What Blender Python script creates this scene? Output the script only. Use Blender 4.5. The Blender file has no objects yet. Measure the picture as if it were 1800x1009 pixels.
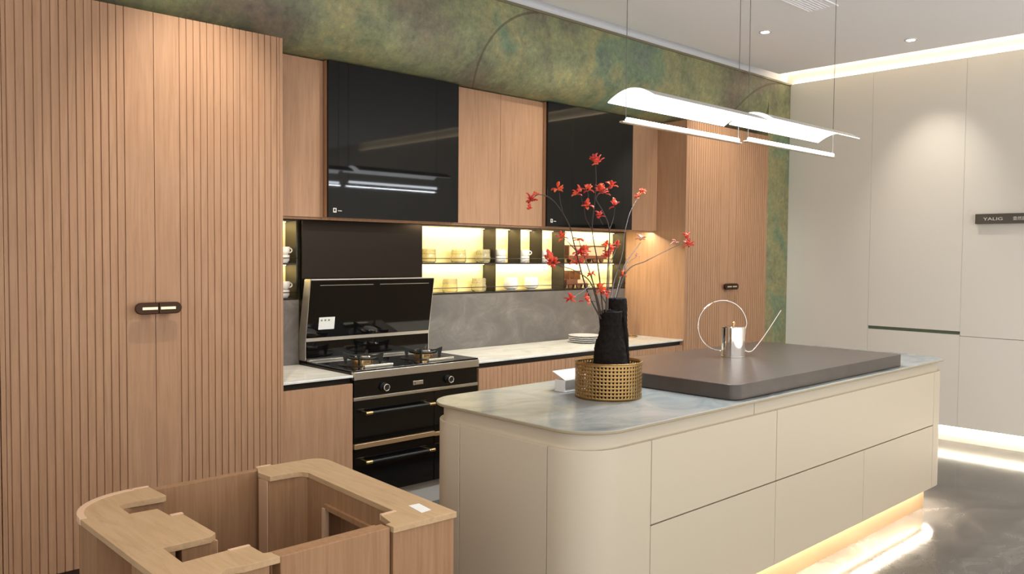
import bpy, bmesh, math, random
from mathutils import Vector, Matrix
random.seed(7)
PI = math.pi
COL = bpy.context.scene.collection
sc = bpy.context.scene

# ------------------------------------------------------------------ camera
FPX = 1463.68
RX = Vector((0.72668227, 0.02087628, -0.68665644))
RY = Vector((-0.68692906, 0.03347849, -0.72595293))
RZ = Vector((0.00783302, 0.99922138, 0.03866875))
CAM = Vector((0, 0, 1.55))
def at(px, py, Y):
    """point of the world plane y=Y seen at a pixel (used to measure branch bends)"""
    d = Vector((px-900, -(py-504.5), -FPX))
    w = Vector((RX.dot(d), RY.dot(d), RZ.dot(d)))
    return CAM + w*(Y/w.y)
cam_d = bpy.data.cameras.new('camera')
cam = bpy.data.objects.new('camera', cam_d); COL.objects.link(cam)
cam.matrix_world = Matrix(((RX.x, RX.y, RX.z, CAM.x), (RY.x, RY.y, RY.z, CAM.y), (RZ.x, RZ.y, RZ.z, CAM.z), (0, 0, 0, 1)))
cam_d.sensor_width = 36; cam_d.lens = FPX/1800*36; cam_d.clip_start = .05
sc.camera = cam

# ------------------------------------------------------------------ materials
def srgb(r, g, b):
    f = lambda c: (c/255/12.92) if c/255 <= .04045 else ((c/255+.055)/1.055)**2.4
    return (f(r), f(g), f(b), 1)
def mat(name, col, rough=.5, metal=0, spec=.5, **kw):
    m = bpy.data.materials.new(name); m.use_nodes = True
    b = m.node_tree.nodes['Principled BSDF']
    b.inputs['Base Color'].default_value = col
    b.inputs['Roughness'].default_value = rough
    b.inputs['Metallic'].default_value = metal
    b.inputs['Specular IOR Level'].default_value = spec
    for k, v in kw.items(): b.inputs[k].default_value = v
    return m
def noisecol(m, cols, scale=(1, 1, 1), nscale=5, detail=6, rough=.6, dist=0, bump=0, pos=None):
    """colour ramp driven by stretched noise, object coordinates"""
    nt = m.node_tree; N = nt.nodes; L = nt.links
    b = N['Principled BSDF']
    tc = N.new('ShaderNodeTexCoord'); mp = N.new('ShaderNodeMapping')
    mp.inputs['Scale'].default_value = scale
    nz = N.new('ShaderNodeTexNoise'); nz.inputs['Scale'].default_value = nscale
    nz.inputs['Detail'].default_value = detail; nz.inputs['Roughness'].default_value = rough
    nz.inputs['Distortion'].default_value = dist
    cr = N.new('ShaderNodeValToRGB')
    L.new(tc.outputs['Object'], mp.inputs['Vector']); L.new(mp.outputs['Vector'], nz.inputs['Vector'])
    L.new(nz.outputs['Fac'], cr.inputs['Fac'])
    el = cr.color_ramp.elements
    n = len(cols)
    ps = pos or [.3+.4*i/(n-1) for i in range(n)]
    el[0].position = ps[0]; el[0].color = cols[0]; el[1].position = ps[-1]; el[1].color = cols[-1]
    for i in range(1, n-1):
        e = el.new(ps[i]); e.color = cols[i]
    L.new(cr.outputs['Color'], b.inputs['Base Color'])
    if bump:
        bp = N.new('ShaderNodeBump'); bp.inputs['Strength'].default_value = bump; bp.inputs['Distance'].default_value = .003
        L.new(nz.outputs['Fac'], bp.inputs['Height']); L.new(bp.outputs['Normal'], b.inputs['Normal'])
    return nz, cr
def emit(name, col, s):
    m = bpy.data.materials.new(name); m.use_nodes = True
    b = m.node_tree.nodes['Principled BSDF']
    b.inputs['Base Color'].default_value = (.8, .8, .8, 1)
    b.inputs['Emission Color'].default_value = col; b.inputs['Emission Strength'].default_value = s
    return m
WC = [(.365, .205, .114, 1), (.435, .250, .143, 1), (.48, .287, .170, 1)]
WSH = [(.29, .160, .082, 1), (.35, .200, .105, 1), (.40, .235, .13, 1)]
wood = mat('oak_veneer', WC[1], .5, spec=.3); noisecol(wood, WC, (14, 14, .7), 4, 8, .65, .6)
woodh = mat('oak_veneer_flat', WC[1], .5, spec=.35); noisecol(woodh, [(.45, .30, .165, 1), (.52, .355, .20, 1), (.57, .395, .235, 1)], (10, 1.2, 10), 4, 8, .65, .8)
woodsh = mat('oak_shaded_sides', WSH[1], .55, spec=.25); noisecol(woodsh, WSH, (14, 14, .7), 4, 8, .65, .6)  # same oak, darkened to paint in the shade on the carcass sides
woodd = mat('dark_oak', (.10, .055, .03, 1), .5); noisecol(woodd, [(.07, .04, .022, 1), (.13, .075, .045, 1)], (12, 12, .7), 4)
cream = mat('cream_lacquer', srgb(200, 189, 168), .42)
creamd = mat('cream_carcass', srgb(120, 112, 96), .6)
whitew = mat('white_wall_panel', srgb(228, 224, 214), .45)
ceilm = mat('ceiling_paint', srgb(248, 249, 252), .8)
seamg = mat('seam_grey', srgb(130, 125, 115), .7)
blackg = mat('black_glass', (.004, .004, .004, 1), .06, spec=.5)
blackc = mat('black_cabinet_glass', (.003, .003, .0025, 1), .035, spec=.28)
bronze = mat('dark_bronze_panel', (.026, .020, .015, 1), .30, .9, Anisotropic=.6)
bronzef = mat('dark_bronze_frame', (.03, .025, .02, 1), .4, .6)
shelfside = mat('grey_brown_side_panel', (.026, .021, .017, 1), .35, .3)
steel = mat('brushed_steel', (.62, .58, .50, 1), .36, 1.0)
chrome = mat('polished_chrome', (.78, .73, .68, 1), .06, 1.0)
brass = mat('brass', (.75, .52, .24, 1), .22, 1.0)
gold = mat('aged_gold_metal', (.40, .25, .10, 1), .36, 1.0)
plinthg = mat('gold_plinth_metal', (.60, .42, .24, 1), .4, .8)
handlem = mat('bronze_handle', (.05, .022, .012, 1), .35, .7)
inlay = mat('pale_brass_inlay', (.85, .72, .48, 1), .25, 1.0)
iron = mat('cast_iron', (.012, .014, .012, 1), .45)
porc = mat('white_porcelain', (.78, .77, .74, 1), .2)
paper = mat('white_paper', (.80, .82, .78, 1), .7)
clay = mat('black_clay', (.008, .0065, .0055, 1), .8, spec=.12); noisecol(clay, [(.005, .004, .003, 1), (.016, .012, .010, 1)], (1, 1, 1), 60, 4, .6, 0, .9)
slabm = mat('taupe_board', (.115, .088, .072, 1), .30); noisecol(slabm, [(.058, .045, .037, 1), (.074, .058, .048, 1)], (2, 2, 2), 6)
counter = mat('pale_stone_counter', srgb(196, 192, 180), .16); noisecol(counter, [srgb(205, 207, 202), srgb(222, 224, 218), srgb(236, 236, 232)], (1, 1.6, 1), 3, 8, .62, 1.5)
splash = mat('grey_stone_backsplash', srgb(120, 116, 110), .3)
nzs, crs = noisecol(splash, [srgb(92, 89, 87), srgb(100, 97, 94), srgb(110, 107, 104), srgb(134, 131, 127)], (1, 1, 1.4), 3.2, 11, .74, .9, pos=[.35, .5, .6, .72])
islem = mat('cloudy_marble', srgb(190, 195, 195), 0.24, spec=.22); noisecol(islem, [srgb(104, 111, 112), srgb(134, 140, 140), srgb(150, 154, 151), srgb(166, 167, 161)], (1, 1.3, 1), 3.5, 10, .68, 1.2, pos=[.28, .42, .55, .75])
islee = mat('warm_stone_edge', srgb(160, 148, 122), .4)
floorm = mat('grey_marble_floor', srgb(110, 105, 100), .11, spec=.4)
noisecol(floorm, [srgb(62, 58, 55), srgb(80, 76, 72), srgb(92, 87, 83), srgb(120, 115, 110)], (1, 1.5, 1), 1.7, 11, .68, 2.0, pos=[.32, .5, .62, .78])
plinthw = mat('white_stone_plinth', srgb(190, 186, 178), .25)
plinthd = mat('brown_plinth', srgb(84, 56, 40), .5)
glowback = mat('cream_shelf_back', (.90, .76, .36, 1), .5)
red = mat('coral_petal', (.72, .075, .03, 1), .5); noisecol(red, [(.50, .02, .02, 1), (.75, .07, .03, 1), (.85, .17, .05, 1)], (1, 1, 1), 25, 2, .5, 0, pos=[.35, .5, .68])
pale = mat('pale_pink_petal', (.55, .25, .18, 1), .5)
twig = mat('brown_twig', (.05, .03, .022, 1), .6)
glass = mat('clear_amber_glass', (.98, .93, .66, 1), .05, 0, .5); glass.node_tree.nodes['Principled BSDF'].inputs['Transmission Weight'].default_value = .85
clear = mat('clear_glass', (.95, .97, .95, 1), .02); clear.node_tree.nodes['Principled BSDF'].inputs['Transmission Weight'].default_value = 1
copper = mat('antique_copper', (.22, .10, .06, 1), .45, .6)
tan = mat('tan_parchment', (.55, .42, .26, 1), .6)
greenm = mat('dark_green_strip', srgb(92, 104, 84), .4)
signm = mat('grey_sign_bar', srgb(84, 78, 68), .5)
letter = mat('white_lettering', srgb(225, 222, 212), .6)
led_w = emit('warm_led', (1, .80, .52, 1), 5)
led_n = emit('warm_white_led', (1, .90, .72, 1), 22)
led_c = emit('cool_white_led', (.86, .93, 1, 1), 16)
shade = emit('glowing_acrylic_shade', (.93, .97, 1, 1), 3.2)
shadeg = mat('grey_acrylic_shade', srgb(190, 190, 185), .4)
wirem = mat('grey_wire', srgb(110, 105, 100), .6)
led_s = emit('soft_led', (1, .68, .40, 1), .8)
bulb = emit('downlight_lens', (1, .97, .9, 1), 25)

# green wallpaper with leaf outlines
gw = mat('mottled_green_wallpaper', (.1, .12, .06, 1), .55)
def green_nodes():
    nt = gw.node_tree; N = nt.nodes; L = nt.links; b = N['Principled BSDF']
    tc = N.new('ShaderNodeTexCoord')
    def nz(s, d, r, dist=0, off=0):
        mp = N.new('ShaderNodeMapping'); mp.inputs['Location'].default_value = (off, off*.7, off*1.3)
        L.new(tc.outputs['Object'], mp.inputs['Vector'])
        n = N.new('ShaderNodeTexNoise'); n.inputs['Scale'].default_value = s; n.inputs['Detail'].default_value = d
        n.inputs['Roughness'].default_value = r; n.inputs['Distortion'].default_value = dist
        L.new(mp.outputs['Vector'], n.inputs['Vector']); return n.outputs['Fac']
    def ramp(src, stops):
        c = N.new('ShaderNodeValToRGB'); e = c.color_ramp.elements
        e[0].position, e[0].color = stops[0]; e[1].position, e[1].color = stops[-1]
        for p, q in stops[1:-1]:
            k = e.new(p); k.color = q
        L.new(src, c.inputs['Fac']); return c.outputs['Color']
    big = ramp(nz(1.3, 5, .6, .3), [(.32, srgb(118, 104, 92)), (.41, srgb(116, 114, 94)), (.49, srgb(132, 136, 104)), (.56, srgb(146, 140, 104)), (.64, srgb(116, 134, 108)), (.72, srgb(108, 120, 108))])
    fine = ramp(nz(24, 14, .80, .15, 5), [(.30, (.42, .44, .40, 1)), (.46, (.90, .93, .88, 1)), (.56, (1.1, 1.12, 1.02, 1)), (.66, (1.6, 1.65, 1.45, 1)), (.8, (2.2, 2.3, 1.9, 1))])
    mid = ramp(nz(6, 10, .75, .3, 9), [(.35, (.70, .74, .70, 1)), (.5, (1, 1, 1, 1)), (.65, (1.2, 1.14, .96, 1))])
    m0 = N.new('ShaderNodeMix'); m0.data_type = 'RGBA'; m0.blend_type = 'MULTIPLY'; m0.inputs[0].default_value = .9
    L.new(big, m0.inputs[6]); L.new(mid, m0.inputs[7])
    mx = N.new('ShaderNodeMix'); mx.data_type = 'RGBA'; mx.blend_type = 'MULTIPLY'; mx.inputs[0].default_value = .8
    L.new(m0.outputs[2], mx.inputs[6]); L.new(fine, mx.inputs[7])
    cur = mx.outputs[2]
    sp = N.new('ShaderNodeSeparateXYZ'); L.new(tc.outputs['Object'], sp.inputs[0])
    def M(op, a, c=None):
        n = N.new('ShaderNodeMath'); n.operation = op
        for i, v in enumerate((a, c)):
            if v is None: continue
            if isinstance(v, (int, float)): n.inputs[i].default_value = v
            else: L.new(v, n.inputs[i])
        return n.outputs[0]
    DY = M('SUBTRACT', sp.outputs[1], 4.045)
    UX = M('SUBTRACT', sp.outputs[0], M('MULTIPLY', DY, .84)); UZ = M('SUBTRACT', sp.outputs[2], M('MULTIPLY', DY, .26))
    for cx, cz, r, w, rgt in ((4.17, 2.50, .705, .008, 4.06), (7.45, 1.87, 1.33, .009, 7.5), (1.1, 2.3, .88, .011, 1.2)):
        dx = M('SUBTRACT', UX, cx); dz = M('SUBTRACT', UZ, cz)
        d = M('SQRT', M('ADD', M('MULTIPLY', dx, dx), M('MULTIPLY', dz, dz)))
        ring = M('LESS_THAN', M('ABSOLUTE', M('SUBTRACT', d, r)), w)
        left = M('LESS_THAN', UX, rgt)
        f = M('MULTIPLY', M('MULTIPLY', ring, left), .6)
        m2 = N.new('ShaderNodeMix'); m2.data_type = 'RGBA'; m2.blend_type = 'MIX'
        L.new(f, m2.inputs[0]); L.new(cur, m2.inputs[6]); m2.inputs[7].default_value = srgb(74, 54, 42); cur = m2.outputs[2]
    L.new(cur, b.inputs['Base Color'])
green_nodes()

# ------------------------------------------------------------------ object helpers
def woff(p):
    v = Vector((0, 0, 0))
    while p is not None:
        v += p.location; p = p.parent
    return v
def obj(name, bm, m, parent=None, bevel=0, smooth=False, seg=2):
    me = bpy.data.meshes.new(name)
    if parent is not None:
        bmesh.ops.translate(bm, verts=bm.verts, vec=-woff(parent))
    bmesh.ops.recalc_face_normals(bm, faces=bm.faces)
    bm.to_mesh(me); bm.free()
    me.materials.append(m)
    if smooth:
        me.polygons.foreach_set('use_smooth', [True]*len(me.polygons))
        try: me.set_sharp_from_angle(angle=math.radians(35))
        except Exception: pass
    o = bpy.data.objects.new(name, me); COL.objects.link(o)
    if parent is not None: o.parent = parent
    if bevel:
        md = o.modifiers.new('bevel', 'BEVEL'); md.width = bevel; md.segments = seg; md.limit_method = 'ANGLE'; md.angle_limit = .7
        md.harden_normals = False
    return o
def thing(name, label, cat, loc, group=None):
    o = bpy.data.objects.new(name, None); COL.objects.link(o); o.location = loc
    o.empty_display_size = .05
    o['label'] = label; o['category'] = cat
    if group: o['group'] = group
    return o
def tag(o, label, cat, group=None):
    o['label'] = label; o['category'] = cat
    if group: o['group'] = group
    return o
def struct(name, bm, m, **k):
    o = obj(name, bm, m, **k); o['kind'] = 'structure'; return o
def copytree(o, parent=None):
    c = o.copy(); COL.objects.link(c)
    if parent is not None: c.parent = parent
    for ch in list(o.children): copytree(ch, c)
    return c
def dup(root, loc, label=None, rz=0, group=None):
    r = copytree(root); r.location = loc; r.rotation_euler = (0, 0, rz)
    if label: r['label'] = label
    if group: r['group'] = group
    return r
def box(bm, x0, x1, y0, y1, z0, z1):
    vs = [bm.verts.new(p) for p in ((x0, y0, z0), (x1, y0, z0), (x1, y1, z0), (x0, y1, z0), (x0, y0, z1), (x1, y0, z1), (x1, y1, z1), (x0, y1, z1))]
    for f in ((0, 3, 2, 1), (4, 5, 6, 7), (0, 1, 5, 4), (1, 2, 6, 5), (2, 3, 7, 6), (3, 0, 4, 7)): bm.faces.new([vs[i] for i in f])
    return bm
def B(*a):
    bm = bmesh.new()
    if isinstance(a[0], (tuple, list)):
        for q in a: box(bm, *q)
    else: box(bm, *a)
    return bm
def prism(pts, z0, z1, bm=None):
    """polygon in XY extruded along z"""
    bm = bm or bmesh.new()
    lo = [bm.verts.new((p[0], p[1], z0)) for p in pts]; hi = [bm.verts.new((p[0], p[1], z1)) for p in pts]
    n = len(pts)
    bm.faces.new(lo[::-1]); bm.faces.new(hi)
    for i in range(n): bm.faces.new((lo[i], lo[(i+1) % n], hi[(i+1) % n], hi[i]))
    return bm
def prismx(pts, x0, x1, bm=None):
    """polygon in YZ extruded along x"""
    bm = bm or bmesh.new()
    lo = [bm.verts.new((x0, p[0], p[1])) for p in pts]; hi = [bm.verts.new((x1, p[0], p[1])) for p in pts]
    n = len(pts)
    bm.faces.new(lo[::-1]); bm.faces.new(hi)
    for i in range(n): bm.faces.new((lo[i], lo[(i+1) % n], hi[(i+1) % n], hi[i]))
    return bm
def prismy(pts, y0, y1, bm=None):
    """polygon in XZ extruded along y"""
    bm = bm or bmesh.new()
    lo = [bm.verts.new((p[0], y0, p[1])) for p in pts]; hi = [bm.verts.new((p[0], y1, p[1])) for p in pts]
    n = len(pts)
    bm.faces.new(lo[::-1]); bm.faces.new(hi)
    for i in range(n): bm.faces.new((lo[i], lo[(i+1) % n], hi[(i+1) % n], hi[i]))
    return bm
def lathe(prof, c=(0, 0, 0), n=32, bm=None):
    """profile (r,z) list turned about the vertical through c; r=0 ends close"""
    bm = bm or bmesh.new(); rings = []
    for r, z in prof:
        if r < 1e-6: rings.append([bm.verts.new((c[0], c[1], c[2]+z))])
        else: rings.append([bm.verts.new((c[0]+r*math.cos(2*PI*i/n), c[1]+r*math.sin(2*PI*i/n), c[2]+z)) for i in range(n)])
    for a, b in zip(rings, rings[1:]):
        if len(a) == 1 and len(b) == 1: continue
        for i in range(n):
            j = (i+1) % n
            if len(a) == 1: bm.faces.new((a[0], b[i], b[j]))
            elif len(b) == 1: bm.faces.new((a[i], a[j], b[0]))
            else: bm.faces.new((a[i], a[j], b[j], b[i]))
    return bm
def tube(pts, r, n=8, bm=None, closed=False, cap=True):
    bm = bm or bmesh.new(); pts = [Vector(p) for p in pts]; m = len(pts); rings = []
    rr = r if isinstance(r, (list, tuple)) else [r]*m
    up = None
    for i, p in enumerate(pts):
        if closed: t = (pts[(i+1) % m]-pts[i-1])
        else: t = pts[min(i+1, m-1)]-pts[max(i-1, 0)]
        t.normalize()
        if up is None:
            a = Vector((0, 0, 1)) if abs(t.z) < .9 else Vector((1, 0, 0)); up = (a - t*a.dot(t)).normalized()
        else: up = (up - t*up.dot(t)).normalized()
        s = t.cross(up)
        rings.append([bm.verts.new(p + (up*math.cos(2*PI*k/n)+s*math.sin(2*PI*k/n))*rr[i]) for k in range(n)])
    prs = list(zip(rings, rings[1:])) + ([(rings[-1], rings[0])] if closed else [])
    for a, b in prs:
        for k in range(n): bm.faces.new((a[k], a[(k+1) % n], b[(k+1) % n], b[k]))
    if cap and not closed:
        bm.faces.new(rings[0][::-1]); bm.faces.new(rings[-1])
    return bm
def spline(pts, k=6):
    pts = [Vector(p) for p in pts]; out = []
    for i in range(len(pts)-1):
        p0 = pts[max(i-1, 0)]; p1 = pts[i]; p2 = pts[i+1]; p3 = pts[min(i+2, len(pts)-1)]
        for j in range(k):
            t = j/k
            out.append(.5*((2*p1)+(p2-p0)*t+(2*p0-5*p1+4*p2-p3)*t*t+(-p0+3*p1-3*p2+p3)*t**3))
    out.append(pts[-1]); return out
def cylx(bm, x0, x1, y, z, r, n=16):
    return tube([(x0, y, z), (x1, y, z)], r, n, bm)
def cyly(bm, x, y0, y1, z, r, n=24):
    return tube([(x, y0, z), (x, y1, z)], r, n, bm)
def text(name, s, size, mtx, m, parent, depth=.001):
    cu = bpy.data.curves.new(name, 'FONT'); cu.body = s; cu.size = size; cu.extrude = depth
    t = bpy.data.objects.new(name+'_tmp', cu); COL.objects.link(t)
    bpy.context.view_layer.update()
    me = bpy.data.meshes.new_from_object(t.evaluated_get(bpy.context.evaluated_depsgraph_get()))
    bpy.data.objects.remove(t)
    me.transform(mtx); me.transform(Matrix.Translation(-woff(parent)))
    me.materials.clear(); me.materials.append(m)
    o = bpy.data.objects.new(name, me); COL.objects.link(o); o.parent = parent
    return o
def area(name, loc, sx, sy, rot, power, col, parent=None, spread=None):
    l = bpy.data.lights.new(name, 'AREA'); l.shape = 'RECTANGLE'; l.size = sx; l.size_y = sy; l.energy = power; l.color = col
    if spread: l.spread = spread
    o = bpy.data.objects.new(name, l); COL.objects.link(o); o.location = loc; o.rotation_euler = rot
    return o

# ================================================================== SETTING
YF, YT, YB, YU = 4.05, 4.04, 4.67, 4.335       # base front, tall front, backsplash, upper front
XW, ZTOP = 7.50, 2.675
struct('floor', B(-2.5, 7.9, -.5, 5.0, -.05, 0), floorm)
struct('ceiling', B((-5, 7.17, -5, 3.985, 3.25, 3.36), (-5, 7.75, -5, 5.0, 3.36, 3.42)), ceilm)
wb = bmesh.new()
cv = [(4.318-.273*math.sin(a*PI/2/12), ZTOP+.003+.36*(1-math.cos(a*PI/2/12))) for a in range(13)]
prismx(cv+[(4.045, 3.205), (4.9, 3.205), (4.9, ZTOP+.003)], -1.2, 7.1015, wb)
box(wb, -1.2, 7.53, 4.832, 4.9, 0, ZTOP+.003)          # bulkhead above all cabinets
box(wb, 7.1015, 7.53, 4.045, 4.9, 0, 3.205)             # strip beside the right tall cabinet
struct('wall_back', wb, gw, smooth=True)
tl = struct('trim_1', B(-1.2, 7.50, 4.036, 4.045, 3.195, 3.212), mat('olive_edge_trim', srgb(120, 112, 88), .35))
struct('trim_2', B(-1.2, 7.53, 4.10, 4.9, 3.205, 3.36), ceilm)
wr = bmesh.new()
box(wr, XW+.004, 7.535, -5, 4.045, .131, .897); box(wr, XW+.004, 7.535, -5, 4.045, .94, 3.209)
box(wr, 7.535, 7.75, -5, 4.10, .0, 3.36)
g = .0014
ys = [4.045, 3.245, 2.472, 1.70, .93, .16, -.61, -1.4, -3.0, -5.0]
for i in range(len(ys)-1):
    y1, y0 = ys[i]-g, ys[i+1]+g
    if i == 1:
        box(wr, XW, 7.535, y0, y1, .13, .909); box(wr, XW, 7.535, y0, y1, .938, 3.21)
    elif i >= 2:
        box(wr, XW, 7.535, y0, y1, .13, .898); box(wr, XW, 7.535, y0, y1, .902, 3.21)
    else: box(wr, XW, 7.535, y0, y1, .13, 3.21)
struct('wall_right', wr, whitew)
struct('trim_3', B(7.53, 7.536, 4.02, 4.046, 0, 3.21), creamd)
t = tag(obj('recessed_grip', B((7.515, 7.53, 2.476, 3.241, .9095, .9375)), greenm), 'long dark green recessed grip strip in the white wall panels', 'handle')
struct('wall_left_added', B(-2.3, -2.2, .9, 4.9, 0, 3.25), whitew)  # unseen wall, added to cut the light coming from the left
# LED strips of the setting
t = tag(obj('led_strip', B(7.505, 7.525, -3, 4.03, 3.211, 3.217), led_w), 'warm LED line on top of the white wall panels', 'light strip', )
area('cove_lamp', (7.51, .5, 3.225), .02, 7, (PI, 0, 0), 1.0, (1, .76, .5))
t = tag(obj('led_strip', B(7.50, 7.53, -3, 4.09, 3.345, 3.352), led_w), 'warm LED line at the top of the ceiling trough', 'light strip')
area('cove_lamp', (7.45, .5, 3.34), .05, 7, (0, .5, 0), 0.8, (1, .76, .5))
t = tag(obj('led_strip', B(7.538, 7.545, -3, 4.0, .118, .126), led_n), 'warm LED line under the white wall panels at floor level', 'light strip')
t.location.x = -.012
area('toe_lamp', (7.50, .5, .125), .03, 7, (0, 0, 0), 8, (1, .88, .70))

# ================================================================== TALL CABINETS
def fluted(x0, x1, yf, th, z0, z1, xs, gwid=.005, gd=.006):
    pts = [(x0, yf+th), (x0, yf)]
    for x in sorted(xs): pts += [(x-gwid/2, yf), (x-gwid/2, yf+gd), (x+gwid/2, yf+gd), (x+gwid/2, yf)]
    pts += [(x1, yf), (x1, yf+th)]
    return prism(pts, z0, z1)
def handle(door, xa, xb, seam, z, yf):
    """half handle from xa to xb; seam is the side that meets the other half"""
    h = .0275; w = xb-xa; pts = []
    n = 10
    if seam == 'right':
        pts += [(xb, z-h), (xb, z+h)] + [(xa+h-h*math.sin(PI*i/n), z+h*math.cos(PI*i/n)) for i in range(n+1)]
    else:
        pts += [(xa, z+h), (xa, z-h)] + [(xb-h+h*math.sin(PI*i/n), z-h*math.cos(PI*i/n)) for i in range(n+1)]
    hd = obj('handle', prismy(pts, yf-.046, yf-.030), handlem, door, bevel=.003)
    if seam == 'right': box_ = (xb-.062, xb-.020, yf-.031, yf, z-.018, z+.018); il = (xb-.076, xb-.006)
    else: box_ = (xa+.020, xa+.062, yf-.031, yf, z-.018, z+.018); il = (xa+.006, xa+.076)
    obj('handle_post', B(*box_), handlem, hd if False else door)
    obj('inlay', B(il[0], il[1], yf-.0485, yf-.045, z-.006, z+.006), inlay, hd)
P = .034
def tall(x0, xs, x1, label, right_door=True, grip=True):
    r = thing('tall_cabinet', label, 'cabinet', ((x0+x1)/2, YT, 0))
    obj('carcass', B((x0+.001, x0+.019, YT, 4.82, .0, ZTOP), (x1-.019, x1-.001, YT, 4.82, .0, ZTOP), (x0+.019, x1-.019, YT+.03, 4.82, .11, ZTOP)), wood, r, bevel=.001)
    obj('plinth', B(x0+.02, x1-.02, YT+.06, YT+.08, 0, .108), plinthd, r)
    za, zb = .115, ZTOP
    d1 = obj('door', fluted(x0+.021, xs-.0015, YT, .022, za, zb, [xs-.134-P*i for i in range(40) if xs-.134-P*i > x0+.03]), wood, r)
    if grip: handle(d1, xs-.108, xs-.001, 'right', 1.285, YT)
    d2 = obj('door', fluted(xs+.0015, x1-.021, YT, .022, za, zb, [xs+.120+P*i for i in range(40) if xs+.120+P*i < x1-.03]), wood, r)
    if grip: handle(d2, xs+.001, xs+.108, 'left', 1.285, YT)
    return r
tall(.84, 1.487, 2.152, 'large fluted oak tall cabinet at left with bronze pull on its two doors')
tall(-.46, .19, .838, 'fluted oak tall cabinet at the extreme left edge of the photo')
tall(5.797, 6.447, 7.10, 'fluted oak tall cabinet at the far end beside the green wall strip')

# ================================================================== UPPER CABINETS
ZU = 1.765
def wallcab(x0, x1, yf, label, seams=(), m=wood, trim=True):
    r = thing('wall_cabinet', label, 'cabinet', ((x0+x1)/2, yf, ZU))
    obj('carcass', B(x0+.001, x1-.001, yf+.022, 4.82, ZU, ZTOP-.002), wood, r, bevel=.001)
    e = [x0]+list(seams)+[x1]
    for a, b in zip(e, e[1:]):
        d = obj('door', B(a+.0015, b-.0015, yf, yf+.02, ZU-.004, ZTOP-.003), m, r, bevel=.001)
    obj('light_rail', B(x0+.001, x1-.001, YU+.024, YU+.036, ZU-.018, ZU-.0005), wood, r)
    return r
wallcab(2.153, 2.567, YU, 'plain oak wall cabinet beside the large tall cabinet')
gc = wallcab(2.568, 3.553, 4.28, 'wide black glass wall cabinet above the range hood', m=blackc)
wallcab(3.554, 4.402, YU, 'plain oak double-door wall cabinet between the two black glass cabinets', seams=(3.977,))
gc2 = wallcab(4.403, 5.398, 4.285, 'black glass wall cabinet behind the red blossoms', m=blackc)
wallcab(5.399, 5.796, YU, 'plain oak wall cabinet next to the far tall cabinet')
# door stickers (small white mark near the lower left corner)
for c_, x in ((gc, 2.60), (gc2, 4.44)):
    d = [q for q in c_.children if q.name.startswith('door')][0]; yf = 4.28 if c_ is gc else 4.285
    s = obj('emblem', B((x, x+.022, yf-.001, yf, 1.790, 1.797), (x, x+.006, yf-.001, yf, 1.797, 1.812), (x+.016, x+.022, yf-.001, yf, 1.797, 1.812), (x, x+.022, yf-.001, yf, 1.812, 1.817),
        (x+.032, x+.058, yf-.001, yf, 1.799, 1.803)), letter, d)

# ================================================================== NICHE SHELVES
Z0N, Z1N, ZS = 1.262, 1.757, 1.478
def niche(x0, x1, divs, small, name_label):
    r = thing('display_shelf', name_label, 'shelf', ((x0+x1)/2, YB, Z0N))
    t_ = .010
    obj('bottom_board', B(x0, x1, YB, 4.82, Z0N, Z0N+t_), bronzef, r); obj('top_board', B(x0, x1, YB, 4.82, Z1N-.008, Z1N), bronzef, r)
    for x in [x0+t_/2]+list(divs)+[x1-t_/2]:
        obj('divider', B(x-t_/2, x+t_/2, YB+.001, 4.808, Z0N+t_, Z1N-.008), shelfside, r)
    for x in small: obj('divider', B(x-t_/2, x+t_/2, YB+.003, 4.808, ZS+t_, Z1N-.008), shelfside, r)
    obj('shelf_board', B(x0+t_, x1-t_, YB+.0, 4.806, ZS, ZS+t_), bronzef, r)
    obj('back_panel', B(x0, x1, 4.81, 4.818, Z0N+t_, Z1N-.008), glowback, r)
    for z in (Z0N+.045, ZS+.042):
        obj('rail', cylx(None, x0, x1, YB-.004, z, .0028, 8), bronzef, r)
    xs = [x0+t_/2]+list(divs)+[x1-t_/2]
    for a, b in zip(xs, xs[1:]):
        for z, p in ((Z1N-.010, 1.0), (ZS-.002, .8)):
            obj('led_strip', B(a+.012, b-.012, 4.785, 4.795, z-.004, z), led_s, r)
            area('shelf_lamp', ((a+b)/2, 4.765, z-.006), b-a-.03, .02, (.35, 0, 0), p*1.35*(b-a)/.7, (1, .86, .56))
    return r
niche(2.154, 2.585, (), (), 'narrow lit display shelf between tall cabinet and hood')
niche(3.538, 5.795, (4.243, 5.005), (4.505, 4.745), 'long lit display shelf with dark dividers above the grey backsplash')
s = tag(obj('backsplash', B(3.538, 5.795, YB, 4.83, .857, Z0N-.002), splash), 'grey stone backsplash panel right of the range hood', 'backsplash')
s = tag(obj('backsplash', B(2.154, 2.592, YB, 4.83, .857, Z0N-.002), splash), 'narrow grey stone backsplash panel left of the range hood', 'backsplash')
for a, b in ((2.20, 2.56), (3.6, 5.78)):
    s = tag(obj('led_strip', B(a, b, 4.392, 4.404, ZU-.005, ZU-.001), led_s), 'short under-cabinet LED line beside the tall cabinet' if a < 3 else 'long under-cabinet LED line over the counter', 'light strip')
    area('under_cabinet_lamp', ((a+b)/2, 4.398, ZU-.0055), b-a, .012, (.12, 0, 0), 5.6*(b-a), (1, .85, .60))

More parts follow.
